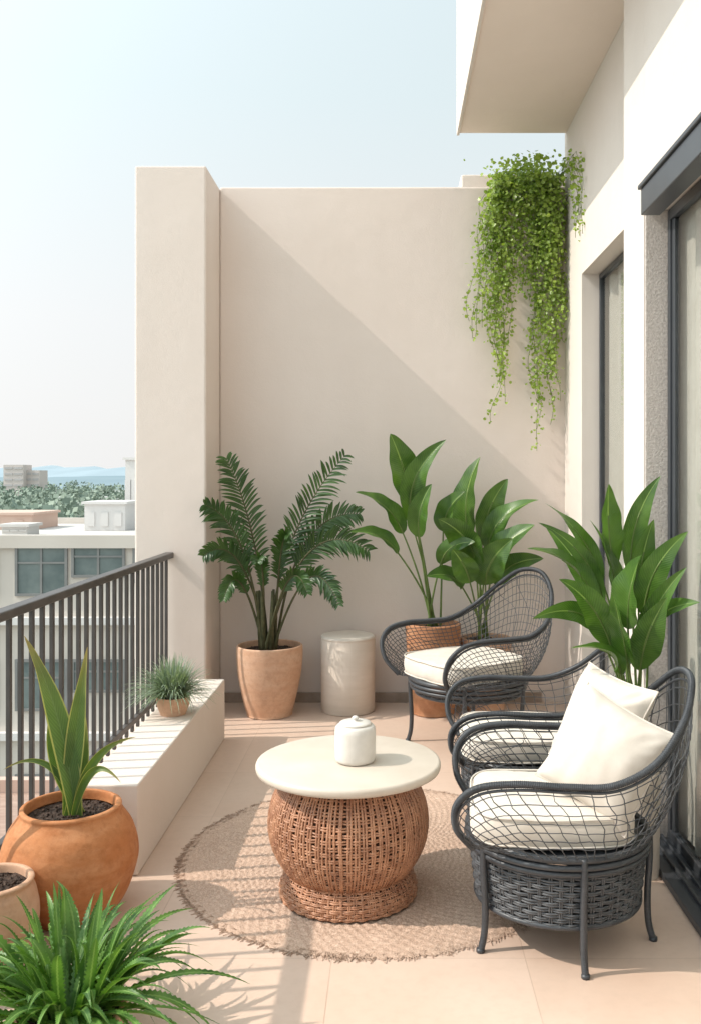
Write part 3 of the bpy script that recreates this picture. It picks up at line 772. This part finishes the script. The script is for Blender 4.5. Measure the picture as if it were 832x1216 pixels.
roofbox('rooftop_unit', -10.6, -9.2, 32, 34, -.395, .52, M_bwhite, 'white rooftop unit on the neighbouring flat roof')
roofbox('stair_tower', -10.05, -9.4, 35, 36.7, -.395, 2.1, M_bwhite, 'tall white stair tower on the neighbouring roof')
roofbox('rooftop_vent', -12.2, -11.4, 29, 30, -.395, -.1, M_broof, 'small grey vent box on the neighbouring roof')
nb2 = building('low_house', -9.5, -2.6, 10, 17, -4.3, M_bpink, M_tile, [(-6.2,-5.2,-6.4,-5.2),(-4.4,-3.4,-6.4,-5.2)], 'low house with clay roof below the railing')
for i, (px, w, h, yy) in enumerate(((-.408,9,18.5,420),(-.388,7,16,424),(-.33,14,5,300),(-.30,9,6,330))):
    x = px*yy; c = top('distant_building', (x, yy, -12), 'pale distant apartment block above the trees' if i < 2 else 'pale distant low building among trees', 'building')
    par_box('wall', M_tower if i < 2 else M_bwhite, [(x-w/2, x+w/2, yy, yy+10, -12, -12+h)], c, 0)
    for s_ in range(int(h/2.6)):
        for (q0, q1) in ((x-w/2+.5, x-.3), (x+.3, x+w/2-.5)):
            par_box('window', M_toww, [(q0, q1, yy-.2, yy-.01, -12+.9+s_*2.6, -12+1.9+s_*2.6)], c, 0)

# ------------------------------------------------------------------ light, world, camera
az, el = rad(8), rad(43)
d = Vector((math.cos(el)*math.cos(az), math.cos(el)*math.sin(az), -math.sin(el)))
sun = bpy.data.lights.new('sun', 'SUN'); sun.energy = 3.9; sun.angle = rad(.5); sun.color = (1, .91, .81)
so = bpy.data.objects.new('sun', sun); so.rotation_euler = d.to_track_quat('-Z', 'Y').to_euler(); so.location = (-5, -3, 8); COL.objects.link(so)
w = bpy.data.worlds.new('World'); scene.world = w; w.use_nodes = True
nt = w.node_tree; nd = nt.nodes; bg = nd['Background']
sky = nd.new('ShaderNodeTexSky'); sky.sky_type = 'NISHITA'; sky.sun_disc = False; sky.sun_elevation = el
sky.sun_rotation = math.atan2(-d.x, -d.y) % (2*math.pi); sky.dust_density = 4; sky.air_density = 1.2; sky.ozone_density = 1.5
tc = nd.new('ShaderNodeTexCoord'); sp = nd.new('ShaderNodeSeparateXYZ'); nt.links.new(tc.outputs['Generated'], sp.inputs[0])
rp = nd.new('ShaderNodeValToRGB'); e = rp.color_ramp.elements
e[0].position = 0; e[0].color = (1.0, .995, .985, 1); e[1].position = .75; e[1].color = (.76, .91, .97, 1)
x = rp.color_ramp.elements.new(.16); x.color = (.965, .985, .99, 1)
x = rp.color_ramp.elements.new(.38); x.color = (.83, .945, .975, 1)
nt.links.new(sp.outputs['Z'], rp.inputs[0])
up = nd.new('ShaderNodeVectorMath'); up.operation = 'SCALE'; up.inputs['Scale'].default_value = 9.9
nt.links.new(rp.outputs[0], up.inputs[0])
mx = nd.new('ShaderNodeMix'); mx.data_type = 'RGBA'; mx.inputs[0].default_value = .93
nt.links.new(sky.outputs[0], mx.inputs[6]); nt.links.new(up.outputs[0], mx.inputs[7])
# smooth glow toward the sun, added to the sky as unseen fill light
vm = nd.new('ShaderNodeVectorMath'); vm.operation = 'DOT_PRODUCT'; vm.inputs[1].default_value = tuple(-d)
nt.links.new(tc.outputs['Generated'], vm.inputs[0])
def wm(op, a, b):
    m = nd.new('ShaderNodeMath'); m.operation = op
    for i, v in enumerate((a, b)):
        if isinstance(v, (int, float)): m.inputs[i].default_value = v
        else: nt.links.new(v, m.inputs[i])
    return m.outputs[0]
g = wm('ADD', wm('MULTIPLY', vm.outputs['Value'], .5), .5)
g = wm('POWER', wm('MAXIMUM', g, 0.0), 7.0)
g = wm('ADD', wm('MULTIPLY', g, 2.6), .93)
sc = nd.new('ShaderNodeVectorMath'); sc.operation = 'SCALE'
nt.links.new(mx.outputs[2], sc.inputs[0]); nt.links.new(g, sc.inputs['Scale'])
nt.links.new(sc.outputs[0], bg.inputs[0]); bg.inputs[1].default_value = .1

cam = bpy.data.cameras.new('camera'); co = bpy.data.objects.new('camera', cam); COL.objects.link(co)
co.location = (0, 0, 1.5); co.rotation_euler = (rad(90), 0, 0)
cam.sensor_fit = 'VERTICAL'; cam.sensor_height = 36; cam.sensor_width = 36; cam.lens = 1100/1216*36
cam.shift_x = -49/1216; cam.shift_y = -43/1216; cam.clip_start = .05; cam.clip_end = 20000
scene.camera = co
scene.view_settings.view_transform = 'Standard'; scene.view_settings.look = 'None'; scene.view_settings.exposure = 0
